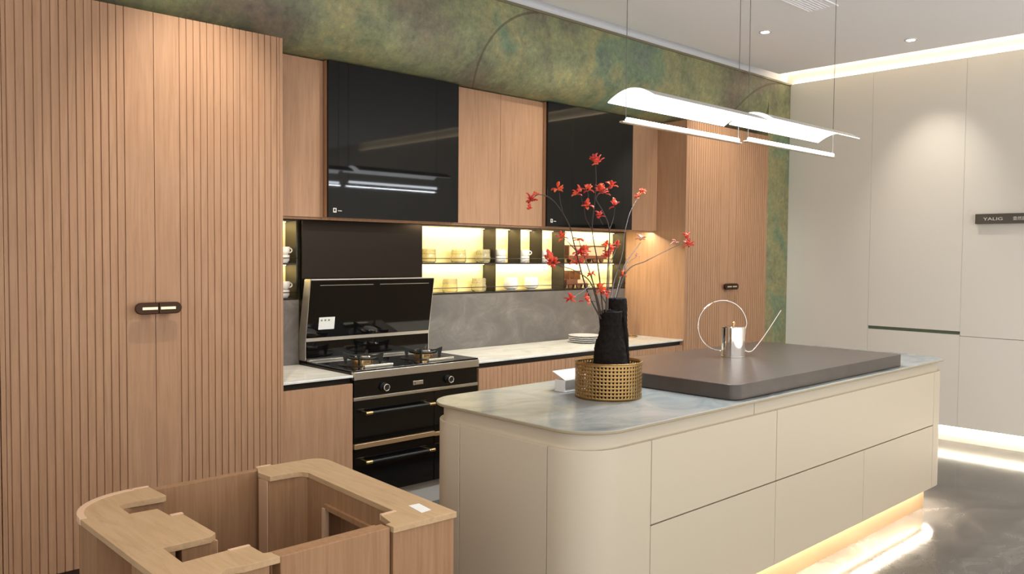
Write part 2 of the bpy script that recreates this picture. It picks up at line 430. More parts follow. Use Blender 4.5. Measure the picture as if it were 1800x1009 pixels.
# ================================================================== BASE CABINETS + COUNTERS
def basecab(x0, x1, seams, label, flute=False):
    r = thing('base_cabinet', label, 'cabinet', ((x0+x1)/2, YF, 0))
    obj('carcass', B(x0+.001, x1-.001, YF+.03, 4.82, .14, .842), bronzef, r)
    obj('plinth', B(x0+.001, x1-.001, YF+.045, YF+.065, 0, .14), plinthw, r)
    e = [x0]+list(seams)+[x1]
    for a, b in zip(e, e[1:]):
        if flute: obj('door', fluted(a+.002, b-.002, YF, .022, .145, .809, [a+.03+.034*i for i in range(60) if a+.03+.034*i < b-.02], .004, .002), wood, r)
        else: obj('door', B(a+.002, b-.002, YF, YF+.02, .145, .809), wood, r, bevel=.001)
    return r
basecab(2.154, 2.589, (), 'plain oak base cabinet left of the oven range')
basecab(3.539, 5.795, (4.364, 5.19), 'long oak base cabinet run right of the oven range', True)
c1 = tag(obj('countertop', B(2.154, 2.590, YF-.003, YB-.001, .843, .856), counter, bevel=.002), 'short pale stone countertop left of the oven range', 'countertop')
c2 = tag(obj('countertop', B(3.537, 5.795, YF-.003, YB-.001, .843, .856), counter, bevel=.002), 'long pale stone countertop under the lit shelf', 'countertop')

# ================================================================== OVEN RANGE
X0, X1 = 2.593, 3.535
rg = thing('oven_range', 'black oven range with two knobs, steel strip and brass-ended door bars', 'oven', ((X0+X1)/2, YF, 0))
obj('body', B(X0, X1, YF+.02, 4.665, .145, .868), bronzef, rg)
obj('plinth', B(X0, X1, YF+.045, YF+.065, 0, .144), plinthw, rg)
obj('front_strip', B(X0, X1, YF-.008, YF+.03, .826, .872), steel, rg, bevel=.002)
cp = obj('control_panel', B(X0+.003, X1-.012, YF, YF+.02, .727, .825), blackg, rg)
for x in (2.80, 3.285):
    k = cyly(None, x, YF-.006, YF, .768, .026); kb = obj('knob', cyly(k, x, YF-.03, YF-.006, .768, .017), iron, cp)
    ring = tube([(x+.019*math.cos(a*PI/12), YF-.031, .768+.019*math.sin(a*PI/12)) for a in range(24)], .0035, 8, closed=True)
    obj('knob_ring', ring, chrome, kb, smooth=True)
bd = obj('badge', B(3.012, 3.088, YF-.003, YF, .757, .782), steel, cp, bevel=.001)
for i in range(5): obj('badge_mark', B(3.022+i*.012, 3.030+i*.012, YF-.0038, YF-.003, .766, .773), iron, bd) if i == 0 else None
obj('steel_trim', B(X0, X1-.006, YF-.004, YF+.02, .706, .724), steel, rg, bevel=.001)
XS = 3.175
def oven_door(a, b, z0, z1, hz, ha, hb):
    d = obj('oven_door', B(a+.002, b-.002, YF, YF+.02, z0, z1), blackg, rg, bevel=.001)
    h = obj('door_bar', cylx(cylx(None, ha+.02, hb-.02, YF-.045, hz, .009), ha+.03, ha+.03+.001, YF-.045, hz, .009), iron, d, smooth=True)
    for x, s in ((ha+.012, -1), (hb-.012, 1)):
        e = cylx(None, x-.022, x+.022, YF-.045, hz, .011)
        cyly(e, x, YF-.04, YF, hz, .007, 12)
        obj('bar_end', e, brass, h, smooth=True)
    return d
oven_door(X0, XS, .460, .704, .636, 2.655, 3.135)
oven_door(XS, X1, .452, .704, .636, 3.235, 3.48)
oven_door(X0, XS, .148, .424, .352, 2.655, 3.135)
oven_door(XS, X1, .148, .424, .352, 3.235, 3.48)
obj('brass_trim', B(X0+.001, XS-.001, YF-.012, YF+.02, .427, .457), plinthg, rg, bevel=.003)
obj('brass_trim', B(XS+.001, X1-.001, YF-.008, YF+.02, .423, .449), plinthg, rg, bevel=.003)
ct = obj('cooktop', B(X0+.004, X1-.004, YF-.004, 4.575, .872, .882), blackg, rg, bevel=.002)
obj('rear_strip', B(X0+.002, X1-.002, 4.545, 4.58, .882, .893), steel, rg, bevel=.001)
for bx_, by_ in ((2.80, 4.27), (3.27, 4.29)):
    tr = obj('burner_tray', prism([(bx_+.155*cx, by_+.13*cy) for cx, cy in [(math.cos(a*PI/16)*(1 if 1 else 1), math.sin(a*PI/16)) for a in range(32)]], .882, .886), bronzef, ct)
    b_ = lathe([(0, .0), (.062, 0), (.062, .030), (.055, .034), (0, .034)], (bx_, by_, .886), 32)
    bn = obj('burner', b_, brass, ct, smooth=True)
    obj('burner_cap', lathe([(0, 0), (.05, 0), (.052, .006), (.046, .012), (0, .014)], (bx_, by_, .920), 32), chrome, bn, smooth=True)
    ps = bmesh.new()
    tube([(bx_+.085*math.cos(a*PI/16), by_+.085*math.sin(a*PI/16), .922) for a in range(32)], .008, 8, ps, closed=True)
    for k in range(4):
        a = PI/4+k*PI/2
        c, s_ = math.cos(a), math.sin(a)
        pp = [(.055, .935), (.085, .94), (.125, .955), (.125, .942), (.112, .886), (.098, .886), (.095, .922), (.055, .925)]
        v0 = [ps.verts.new((bx_+r_*c-.006*s_, by_+r_*s_+.006*c, z_)) for r_, z_ in pp]; v1 = [ps.verts.new((bx_+r_*c+.006*s_, by_+r_*s_-.006*c, z_)) for r_, z_ in pp]
        ps.faces.new(v0); ps.faces.new(v1[::-1])
        for i in range(len(pp)): ps.faces.new((v0[i], v1[i], v1[(i+1) % len(pp)], v0[(i+1) % len(pp)]))
    obj('pan_support', ps, iron, ct, bevel=.0015)
    obj('highlight_bar', B(bx_-.10, bx_+.10, YF+.045, YF+.072, .883, .897), mat('polished_highlight_bar', (.80, .74, .60, 1), .25, .7) if bx_ < 3 else bpy.data.materials['polished_highlight_bar'], ct, bevel=.002)  # pale bar standing in for the highlight in front of each burner

# hood
hd = thing('range_hood', 'slanted black glass range hood with steel sides behind the burners', 'range hood', (3.067, 4.62, .883))
prof = [(4.587, .884), (4.587, 1.004), (4.524, 1.388), (4.594, 1.388), (4.662, 1.05), (4.662, .884)]
obj('body', prismx([(y+.006 if y < 4.59 else y, z) for y, z in prof], X0+.001, X1+.006), bronzef, hd)
for a, b in ((X0-.004, X0+.001), (X1+.006, X1+.010)): obj('side_panel', prismx(prof, a, b), steel, hd)
obj('lower_glass', B(X0+.002, X1+.005, 4.586, 4.592, .893, 1.002), blackg, hd)
obj('steel_strip', B(X0+.001, X1+.006, 4.582, 4.592, 1.003, 1.024), steel, hd)
def slant(z): return 4.587-(z-1.004)*(.063/.384)
obj('upper_glass', prismx([(slant(1.025)-.001, 1.025), (slant(1.378)-.001, 1.378), (slant(1.378)+.005, 1.378), (slant(1.025)+.005, 1.025)], X0+.002, X1+.005), blackg, hd)
obj('top_edge', B(X0+.001, X1+.006, 4.523, 4.594, 1.385, 1.391), steel, hd)
for a, b in ((2.66, 3.05), (3.10, 3.50)): obj('reflection_line', prismx([(slant(1.350)-.0018, 1.350), (slant(1.354)-.0018, 1.354), (slant(1.354)-.0005, 1.354), (slant(1.350)-.0005, 1.350)], a, b), steel, hd)  # thin steel slivers standing in for reflections on the glass
st = obj('paper_label', prismx([(slant(1.075)-.0022, 1.075), (slant(1.152)-.0022, 1.152), (slant(1.152)-.001, 1.152), (slant(1.075)-.001, 1.075)], 2.672, 2.784), paper, hd)
st['label'] = 'small white paper sticker with dots'
dots = bmesh.new()
for i in range(3): prismx([(slant(1.128)-.0032, 1.128), (slant(1.138)-.0032, 1.138), (slant(1.138)-.002, 1.138), (slant(1.128)-.002, 1.128)], 2.684+i*.026, 2.696+i*.026, dots)
obj('print', dots, seamg, st)
ch = tag(obj('hood_wall_panel', B(2.600, 3.532, 4.645, 4.669, 1.262, 1.756), bronze, bevel=.002), 'dark bronze metal panel on the wall above the range hood', 'panel')

# ================================================================== ISLAND
IX0, IX1, IY0, IY1, IR = 2.13, 5.50, 1.87, 2.79, .17
isl = thing('kitchen_island', 'long cream lacquered kitchen island with rounded corners and lit base', 'kitchen island', ((IX0+IX1)/2, (IY0+IY1)/2, 0))
def rrect(x0, x1, y0, y1, r, n=12):
    out = []
    for cx, cy, a0 in ((x1-r, y0+r, -90), (x1-r, y1-r, 0), (x0+r, y1-r, 90), (x0+r, y0+r, 180)):
        for i in range(n+1):
            a = math.radians(a0+90*i/n); out.append((cx+r*math.cos(a), cy+r*math.sin(a)))
    return out
def strip_panel(path, th, z0, z1):
    """path is outer outline in order (counter-clockwise); offsets inwards"""
    inn = []
    for i, p in enumerate(path):
        a = Vector(path[max(i-1, 0)]); b = Vector(path[min(i+1, len(path)-1)]); t = (b-a).normalized(); nrm = Vector((-t.y, t.x))
        inn.append((p[0]+nrm.x*th, p[1]+nrm.y*th))
    return prism(list(path)+inn[::-1], z0, z1)
def arc(cx, cy, r, a0, a1, n=14): return [(cx+r*math.cos(math.radians(a0+(a1-a0)*i/n)), cy+r*math.sin(math.radians(a0+(a1-a0)*i/n))) for i in range(n+1)]
obj('carcass', prism(rrect(IX0+.021, IX1-.021, IY0+.021, IY1-.021, IR-.02), .18, .864), creamd, isl)
tb = obj('top_band', prism(rrect(IX0+.016, IX1-.016, IY0+.016, IY1-.016, IR-.014), .864, .9225), cream, isl, smooth=True)
obj('band_seam', B(3.237, 3.240, IY0+.0155, IY0+.018, .865, .922), seamg, tb)
obj('base_plinth', prism(rrect(IX0+.10, IX1-.03, IY0+.09, IY1-.09, .09), 0, .125), plinthg, isl, smooth=True)
obj('base_core', prism(rrect(IX0+.13, IX1-.06, IY0+.12, IY1-.12, .09), .125, .18), creamd, isl)
zt, zb, zm0, zm1 = .864, .163, .541, .547
q = .0022
p_ = [(IX0, 2.062-q), (IX0, IY0+IR)] + arc(IX0+IR, IY0+IR, IR, 180, 270)[1:] + [(2.490-q, IY0)]
obj('corner_panel', strip_panel(p_, .02, zb, zt), cream, isl, smooth=True, bevel=.001)
obj('end_panel', B(IX0, IX0+.02, 2.062+q, 2.552-q, zb, zt), cream, isl, bevel=.001)
p_ = [(2.55, IY1)] + arc(IX0+IR, IY1-IR, IR, 90, 180) + [(IX0, 2.552+q)]
obj('corner_panel', strip_panel(p_, .02, zb, zt), cream, isl, smooth=True, bevel=.001)
p_ = [(5.267+q, IY0)] + arc(IX1-IR, IY0+IR, IR, -90, 0) + arc(IX1-IR, IY1-IR, IR, 0, 90) + [(5.2, IY1)]
obj('corner_panel', strip_panel(p_, .02, zb, zt), cream, isl, smooth=True, bevel=.001)
obj('back_panel', B(2.55+q, 5.2-q, IY1-.02, IY1, zb, zt), cream, isl)
for a, b in ((2.490, 3.408), (3.408, 5.267)): obj('drawer_front', B(a+q, b-q, IY0, IY0+.02, zm1, zt), cream, isl, bevel=.001)
for a, b in ((2.490, 3.408), (3.408, 4.317), (4.317, 5.267)): obj('drawer_front', B(a+q*.7, b-q*.7, IY0, IY0+.02, zb, zm0), cream, isl, bevel=.001)
obj('led_strip', B((2.28, 5.42, IY0+.045, IY0+.052, .156, .163)), led_n, isl)
area('island_base_lamp', (3.85, IY0+.05, .152), 3.15, .02, (0, 0, 0), 17, (1, .90, .74))
area('island_end_lamp', (IX1-.015, 2.33, .152), .012, .75, (0, 0, 0), 5, (1, .90, .72))
top = tag(obj('island_worktop', prism(rrect(IX0-.004, IX1+.02, 1.852, 2.815, .18), .923, .9355), islem, smooth=True, bevel=.003), 'thin cloudy grey marble worktop with rounded corners on the cream island', 'worktop')
bd = tag(obj('serving_board', prism(rrect(3.10, 4.86, 1.893, 2.80, .05, 6), .9375, 1.004), slabm, smooth=True, bevel=.003, seg=2), 'thick dark taupe rectangular board lying on the island worktop', 'board')

top.data.materials.append(islee)
for f in top.data.polygons:
    if abs(f.normal.z) < .5: f.material_index = 1
# ================================================================== BASKET + VASE + BRANCHES
BC = Vector((2.795, 2.338, .936))
def perf(c, r, h, ncol, nrow, hole, m):
    bm = bmesh.new(); cw = 2*PI/ncol; rim = .008; ch = (h-2*rim)/nrow
    def V(u, z): return bm.verts.new((c.x+r*math.cos(u), c.y+r*math.sin(u), c.z+z))
    grid = {}
    def G(i, j):
        i %= ncol
        if (i, j) not in grid: grid[(i, j)] = V(i*cw, rim+j*ch)
        return grid[(i, j)]
    for i in range(ncol):
        for j in range(nrow):
            cs = [G(i, j), G(i+1, j), G(i+1, j+1), G(i, j+1)]
            uc, zc = (i+.5)*cw, rim+(j+.5)*ch; hu = cw*hole; hz = ch*hole
            hs = []
            for k in range(8):
                a = -3*PI/4+k*PI/4-.0
                rr = 1.0 if k % 2 == 0 else .86
                hs.append(V(uc+hu*rr*math.cos(a)*1.15, zc+hz*rr*math.sin(a)*1.15))
            for k in range(4):
                k2 = (k+1) % 4
                bm.faces.new((cs[k], cs[k2], hs[(2*k2) % 8], hs[(2*k+1) % 8], hs[2*k]))
    lo = [V(i*cw, 0) for i in range(ncol)]; hi = [V(i*cw, h) for i in range(ncol)]
    for i in range(ncol):
        i2 = (i+1) % ncol
        bm.faces.new((lo[i], lo[i2], G(i2, 0), G(i, 0))); bm.faces.new((G(i, nrow), G(i2, nrow), hi[i2], hi[i]))
    return bm
bk = thing('perforated_basket', 'round perforated brass basket holding the black vase', 'basket', BC)
w_ = obj('basket_wall', perf(BC, .145, .155, 56, 9, .255, gold), gold, bk, smooth=True)
sd = w_.modifiers.new('solid', 'SOLIDIFY'); sd.thickness = .0025
obj('rim', tube([(BC.x+.145*math.cos(a*PI/32), BC.y+.145*math.sin(a*PI/32), BC.z+.155) for a in range(64)], .003, 8, closed=True), gold, bk, smooth=True)
obj('basket_floor', lathe([(0, 0), (.144, 0), (.144, .003), (0, .003)], BC, 48), gold, bk)

# vase: two necked lobes fused
def sweep(path, n=28):
    """path of (x,y,z,rx,ry)"""
    bm = bmesh.new(); rings = []
    for x, y, z, rx, ry in path:
        rings.append([bm.verts.new((x+rx*math.cos(2*PI*i/n), y+ry*math.sin(2*PI*i/n), z)) for i in range(n)])
    for a, b in zip(rings, rings[1:]):
        for i in range(n): bm.faces.new((a[i], a[(i+1) % n], b[(i+1) % n], b[i]))
    bm.faces.new(rings[0][::-1]); bm.faces.new(rings[-1]); return bm
VX, VY = 2.795, 2.325
def interp(keys, n=26):
    out = []
    for i in range(n):
        z = keys[0][2]+(keys[-1][2]-keys[0][2])*i/(n-1)
        for a, b in zip(keys, keys[1:]):
            if a[2] <= z <= b[2]+1e-6:
                t = (z-a[2])/(b[2]-a[2]); t = t*t*(3-2*t); out.append(tuple(a[k]+(b[k]-a[k])*t if k != 2 else z for k in range(5))); break
    return out
L1 = interp([(VX-.010, VY-.01, .940, .080, .075), (VX-.012, VY-.01, 1.02, .088, .078), (VX-.020, VY-.012, 1.14, .074, .066), (VX-.028, VY-.02, 1.24, .048, .046), (VX-.032, VY-.02, 1.312, .053, .050)])
L2 = interp([(VX+.022, VY+.0, .945, .060, .062), (VX+.030, VY-.0, 1.06, .066, .060), (VX+.024, VY-.01, 1.18, .058, .050), (VX+.020, VY-.010, 1.27, .052, .044), (VX+.022, VY-.015, 1.335, .046, .040), (VX+.022, VY-.015, 1.366, .040, .036)])
vb = bmesh.new()
for L_ in (L1, L2):
    tb2 = sweep(L_); me = bpy.data.meshes.new('t'); tb2.to_mesh(me); tb2.free(); vb.from_mesh(me); bpy.data.meshes.remove(me)
vase = thing('vase', 'black rough textured vase with two fused necks standing in the brass basket', 'vase', (VX, VY, .940))
vo = obj('vase_body', vb, clay, vase, smooth=True)
rm = vo.modifiers.new('remesh', 'REMESH'); rm.mode = 'VOXEL'; rm.voxel_size = .0045; rm.use_smooth_shade = True
tx = bpy.data.textures.new('rough_clay', 'CLOUDS'); tx.noise_scale = .012
dm = vo.modifiers.new('rough', 'DISPLACE'); dm.texture = tx; dm.strength = .008; dm.mid_level = .5
ho = obj('neck_opening', lathe([(0, 0), (.030, 0), (.034, .002), (0, .0021)], (VX-.032, VY-.02, 1.3145), 24), mat('vase_inside', (.002, .002, .002, 1), .9), vase)
cr_ = obj('coil_ridge', tube(spline([(VX+.055, VY-.045, 1.02), (VX+.038, VY-.058, 1.14), (VX+.022, VY-.056, 1.25), (VX+.012, VY-.045, 1.33), (VX+.02, VY-.02, 1.362)], 10), [.009]*41, 10), clay, vase, smooth=True)

def petal(bm, base, d, up, ln, wd):
    d = d.normalized(); s = d.cross(up)
    if s.length < .1: s = d.orthogonal()
    s.normalize(); u = s.cross(d).normalized()
    n = 5; L_ = []
    for i in range(n+1):
        t = i/n; w = wd*math.sin(PI*(t*.86+.10))**.8; c = base+d*ln*t+u*(ln*.25*math.sin(PI*t*.8))
        L_.append((bm.verts.new(c-s*w+u*.002), bm.verts.new(c-u*w*.3), bm.verts.new(c+s*w+u*.002)))
    for a, b in zip(L_, L_[1:]):
        bm.faces.new((a[0], a[1], b[1], b[0])); bm.faces.new((a[1], a[2], b[2], b[1]))
def blossom(parent, c, size, m=red, n=9):
    bm = bmesh.new(); size *= 1.18; n += 2
    for k in range(n):
        a = random.uniform(0, 2*PI); el = random.uniform(-.7, 1.1)
        d = Vector((math.cos(a)*math.cos(el), math.sin(a)*math.cos(el), math.sin(el)))
        petal(bm, c+d*size*.12+Vector((random.uniform(-1, 1), random.uniform(-1, 1), random.uniform(-1, 1)))*size*.25, d, Vector((0, 0, 1)), size*random.uniform(.7, 1.0), size*.24)
    o = obj('blossom', bm, m, parent, smooth=True)
    md = o.modifiers.new('solid', 'SOLIDIFY'); md.thickness = .0012
    return o
def branch(label, main, Y, twigs=(), flowers=()):
    """main: pixel bends (x,y,depth y); flowers: (x,y,depth,size,kind)"""
    root = at(*main[0])
    r = thing('blossom_branch', label, 'branch', root, 'blossom branches in the black vase')
    pts = [at(*p) for p in main]; sp_ = spline(pts, 6); n = len(sp_)
    bm = tube(sp_, [.0032-.0019*i/(n-1) for i in range(n)], 6)
    for tw in twigs: 
        q_ = spline([at(*p) for p in tw], 4); tube(q_, [.0019-.0009*i/(len(q_)-1) for i in range(len(q_))], 5, bm)
    obj('stem', bm, twig, r, smooth=True)
    for x, y, d, s_, kd in flowers: blossom(r, at(x, y, d), s_, red if kd == 0 else pale, 9 if s_ > .02 else 5)
    return r
V0 = 2.30
branch('leftmost branch arching left, red buds drooping over the oak wall cabinet', [(1056, 560, V0), (1032, 511, 2.28), (1012, 440, 2.24), (1000, 395, 2.2), (974, 354, 2.16), (948, 342, 2.14), (934, 352, 2.13)], 0,
    [[(990, 377, 2.18), (985, 355, 2.16), (983, 338, 2.16)], [(1012, 440, 2.24), (998, 425, 2.22), (989, 418, 2.22)]],
    [(933, 352, 2.13, .022, 0), (930, 366, 2.13, .015, 0), (944, 341, 2.14, .014, 0), (983, 334, 2.16, .024, 0), (988, 416, 2.22, .022, 0)])
branch('low branch whose big red blossom hangs before the white cup stacks', [(1054, 552, V0), (1040, 500, 2.26), (1015, 478, 2.2), (985, 467, 2.14), (970, 461, 2.12)], 0,
    [[(1040, 500, 2.26), (1020, 515, 2.2), (1004, 525, 2.17)], [(1047, 530, 2.28), (1038, 528, 2.22), (1031, 528, 2.2)]],
    [(966, 459, 2.12, .030, 0), (975, 464, 2.12, .022, 0), (1003, 526, 2.17, .022, 0), (1031, 528, 2.2, .022, 0)])
branch('short upright branch with a dense red cluster at mid height', [(1057, 552, V0), (1044, 502, 2.3), (1032, 465, 2.31), (1020, 431, 2.33), (1018, 419, 2.33)], 0,
    [[(1044, 502, 2.3), (1041, 490, 2.3), (1040, 483, 2.3)]],
    [(1020, 447, 2.32, .030, 0), (1014, 460, 2.32, .026, 0), (1026, 441, 2.3, .024, 0), (1018, 421, 2.33, .020, 0), (1040, 482, 2.3, .016, 0)])
branch('tallest branch with the topmost red blossom before black glass', [(1060, 550, V0), (1054, 490, 2.3), (1049, 453, 2.3), (1041, 404, 2.31), (1045, 360, 2.32), (1048, 320, 2.32), (1047, 290, 2.33)], 0,
    [[(1041, 404, 2.31), (1030, 385, 2.3), (1027, 368, 2.29), (1021, 345, 2.28)], [(1027, 368, 2.29), (1034, 350, 2.3), (1033, 337, 2.3)]],
    [(1043, 282, 2.33, .026, 0), (1051, 285, 2.33, .024, 0), (1015, 339, 2.28, .024, 0), (1032, 361, 2.29, .025, 0), (1033, 334, 2.3, .024, 0)])
branch('upright branch carrying the wide red cluster at upper centre', [(1065, 550, V0), (1069, 465, 2.33), (1071, 404, 2.35), (1060, 372, 2.36), (1048, 350, 2.36), (1056, 336, 2.37)], 0,
    [[(1056, 340, 2.37), (1068, 332, 2.38), (1075, 328, 2.38)], [(1071, 404, 2.35), (1078, 385, 2.36), (1081, 364, 2.37)], [(1060, 395, 2.35), (1056, 388, 2.35), (1054, 381, 2.35)]],
    [(1055, 333, 2.37, .027, 0), (1061, 337, 2.37, .024, 0), (1075, 328, 2.38, .024, 0), (1081, 360, 2.37, .024, 0), (1054, 380, 2.35, .022, 0)])
branch('branch with the tall red cluster before the lit picture shelf', [(1068, 550, V0), (1070, 500, 2.36), (1071, 465, 2.4), (1069, 440, 2.42)], 0,
    [[(1071, 465, 2.4), (1080, 445, 2.42), (1084, 433, 2.43)], [(1066, 535, 2.32), (1058, 520, 2.3), (1057, 513, 2.3)]],
    [(1069, 432, 2.42, .024, 0), (1072, 441, 2.42, .026, 0), (1068, 452, 2.41, .024, 0), (1084, 431, 2.43, .020, 0), (1054, 510, 2.28, .024, 0), (1062, 514, 2.28, .024, 0)])
branch('right leaning branch ending in a red blossom beside the oak panel', [(1072, 550, V0), (1078, 500, 2.38), (1093, 450, 2.42), (1098, 410, 2.45), (1108, 372, 2.48), (1124, 344, 2.5)], 0,
    [[(1088, 470, 2.4), (1093, 478, 2.41), (1093, 484, 2.41)]],
    [(1126, 339, 2.5, .022, 0), (1122, 346, 2.5, .018, 0), (1093, 484, 2.41, .020, 0)])
branch('lower right branch with pale buds near the oak side panel', [(1074, 550, V0), (1090, 490, 2.4), (1100, 462, 2.44), (1116, 440, 2.48), (1126, 426, 2.5)], 0,
    [[(1096, 475, 2.42), (1106, 460, 2.45), (1118, 452, 2.47)]],
    [(1127, 419, 2.5, .022, 1), (1119, 450, 2.47, .012, 1)])
branch('rightmost long branch ending in a bright double red blossom', [(1076, 550, V0), (1101, 478, 2.34), (1135, 459, 2.32), (1167, 443, 2.3), (1203, 425, 2.28)], 0, [],
    [(1209, 417, 2.28, .024, 0), (1210, 430, 2.28, .024, 0), (1186, 427, 2.29, .018, 1)])

# ================================================================== WATERING CAN
WCN = Vector((3.985, 2.455, 1.0045))
wc = thing('watering_can', 'chrome cylinder watering can with large ring handle on the taupe board', 'watering can', WCN)
obj('can_body', lathe([(0, 0), (.060, 0), (.0625, .002), (.0625, .160), (.060, .162), (0, .162)], WCN, 48), chrome, wc, smooth=True)
obj('base_ring', lathe([(.0625, 0), (.067, 0), (.067, .006), (.0625, .007)], WCN, 48), chrome, wc, smooth=True)
ld = obj('lid', lathe([(0, .162), (.060, .162), (.058, .166), (0, .168)], WCN, 48), chrome, wc, smooth=True)
obj('lid_knob', lathe([(0, 0), (.003, 0), (.003, .010), (.008, .014), (.009, .020), (.006, .026), (0, .028)], WCN+Vector((0, 0, .167)), 16), brass, ld, smooth=True)
U = Vector((.80, -.60, 0))
def cp3(u, z): return WCN+U*u+Vector((0, 0, z))
rc, rr_ = (-.064, .170), .137
ringp = []
for i in range(49):
    a = math.radians(-10-(-10 - 0)) if False else math.radians(268-(268-0)*i/48 if False else (272 - 272*i/48))
    ringp.append(cp3(rc[0]+rr_*math.cos(a), rc[1]-.0+rr_*math.sin(a)))
ringp = [cp3(-.060, .036)]+ringp[2:-1]+[cp3(.0655, .150), cp3(.0645, .120)]
obj('ring_handle', tube(ringp, .0035, 10), chrome, wc, smooth=True)
spt = spline([cp3(.062, .06), cp3(.066, .038), cp3(.082, .027), cp3(.110, .034), cp3(.150, .080), cp3(.20, .150), cp3(.268, .254)], 8)
obj('spout', tube(spt, [.0042-.0012*i/(len(spt)-1) for i in range(len(spt))], 10), chrome, wc, smooth=True)
obj('handle_bead', lathe([(0, -.005), (.004, -.003), (.005, 0), (.004, .003), (0, .005)], cp3(rc[0]+rr_*math.cos(math.radians(113)), rc[1]+rr_*math.sin(math.radians(113))), 12), brass, wc, smooth=True)

# small white display stand behind basket
SP = Vector((2.80, 2.56, .936))
sd_ = thing('display_stand', 'small white stand with tilted tray half hidden behind the basket', 'stand', SP)
fr = bmesh.new()
for dx in (-.075, .075): box(fr, SP.x+dx-.003, SP.x+dx+.003, SP.y-.03, SP.y+.03, SP.z, SP.z+.050)
box(fr, SP.x-.082, SP.x+.082, SP.y-.034, SP.y+.034, SP.z, SP.z+.004); box(fr, SP.x-.078, SP.x+.078, SP.y-.03, SP.y+.03, SP.z+.048, SP.z+.053)
box(fr, SP.x-.072, SP.x+.072, SP.y+.02, SP.y+.024, SP.z+.004, SP.z+.048)
obj('stand_frame', fr, porc, sd_, bevel=.001)
tr = prismx([(SP.y-.03, SP.z+.0535), (SP.y+.05, SP.z+.088), (SP.y+.052, SP.z+.084), (SP.y-.026, SP.z+.0532)], SP.x-.074, SP.x+.09)
tb3 = obj('tray', tr, porc, sd_, bevel=.001)

# ================================================================== PLATES ETC ON COUNTER
prf = [(0, .004), (.075, .004), (.085, .006), (.128, .018), (.130, .020), (.126, .0215), (.084, .010), (.0, .008)]
def plate_at(z, label):
    r = thing('plate', label, 'plate', (4.985, 4.42, z), 'plates stacked on the counter')
    b = lathe([(0, 0), (.070, 0), (.072, .004), (.130, .012), (.131, .0155), (.124, .016), (.075, .009), (0, .008)], (4.985, 4.42, z), 48)
    obj('dish', b, porc, r, smooth=True); return r
for i, lb in enumerate(('white plate at the bottom of the counter stack', 'white plate second from the bottom of the counter stack', 'white plate third up in the counter stack', 'white plate on top of the counter stack')):
    if i == 0: p0 = plate_at(.8565, lb)
    else: dup(p0, (4.985, 4.42, .8565+.0145*i), lb)
ty = thing('round_tray', 'thin brass-rimmed round tray on the counter behind the vase', 'tray', (5.60, 4.50, .8565))
obj('tray_plate', lathe([(0, 0), (.10, 0), (.104, .003), (.104, .008), (.100, .008), (.098, .004), (0, .004)], (5.60, 4.50, .8565), 40), brass, ty, smooth=True)
gl = thing('glass_cylinder', 'clear tall glass cylinder standing on the brass tray behind the vase', 'vase', (5.57, 4.52, .8605))
obj('glass_wall', lathe([(0, 0), (.045, 0), (.045, .23), (.0425, .23), (.0425, .004), (0, .004)], (5.57, 4.52, .8612), 32), clear, gl, smooth=True)

# ================================================================== CUPS ON SHELVES
def cup(x, y, z, label, r=.046, h=.05, side=1, group='white cups on the lit shelves', rz=0):
    t_ = thing('cup', label, 'cup', (x, y, z), group)
    obj('cup_body', lathe([(0, 0), (r*.72, 0), (r*.78, .004), (r*.97, h*.3), (r, h*.7), (r*1.0, h), (r*.93, h), (r*.92, h*.7), (r*.88, h*.32), (r*.6, .008), (0, .008)], (x, y, z), 32), porc, t_, smooth=True)
    hp = [(x+side*(r*.93+.022*math.sin(PI*i/10)), y-.002, z+h*.25+h*.6*(1-math.cos(PI*i/10))/2) for i in range(11)]
    obj('cup_handle', tube(hp, .0042, 8), porc, t_, smooth=True)
    return t_
ZA, ZC = ZS+.0105, Z0N+.0105
def stack(x, y, z, names, rots):
    for i, (lb, rz) in enumerate(zip(names, rots)):
        c = dup(cup0, (x+(.003 if i % 2 else -.002), y, z+i*.0505), lb, rz)
cup0 = cup(4.335, 4.725, ZA, 'white cup at the bottom of the left pair in the middle bay')
dup(cup0, (4.338, 4.725, ZA+.0505), 'white cup on top of the left pair, its handle to the right', 0)
for (x, nm) in ((4.590, 'middle'), (4.832, 'right')):
    dup(cup0, (x, 4.725, ZA), 'white cup at the bottom of the %s pair in the middle bay' % nm, PI*.75 if x < 4.7 else PI)
    dup(cup0, (x+.002, 4.725, ZA+.0505), 'white cup on top of the %s pair in the middle bay' % nm, -.5 if x < 4.7 else PI*.8)
def bowl(x, y, z, label):
    t_ = thing('tall_bowl', label, 'bowl', (x, y, z), 'white footed bowls on the lower lit shelf')
    obj('bowl_body', lathe([(0, 0), (.030, 0), (.030, .006), (.050, .016), (.060, .035), (.056, .075), (.052, .100), (.049, .100), (.052, .075), (.055, .036), (.045, .02), (0, .012)], (x, y, z), 36), porc, t_, smooth=True); return t_
b0 = bowl(4.465, 4.735, ZC, 'left of two white footed bowls on the lower middle shelf')
dup(b0, (4.69, 4.735, ZC), 'right of two white footed bowls on the lower middle shelf')
# left bay: cup on bowl, twice
for z, w in ((ZA, 'upper'), (ZC, 'lower')):
    dup(cup0, (2.505, 4.72, z), 'white cup at the bottom of the pair on the %s shelf by the tall cabinet' % w, PI*.9)
    dup(cup0, (2.507, 4.72, z+.0505), 'white cup on top of the pair on the %s shelf by the tall cabinet' % w, 0)
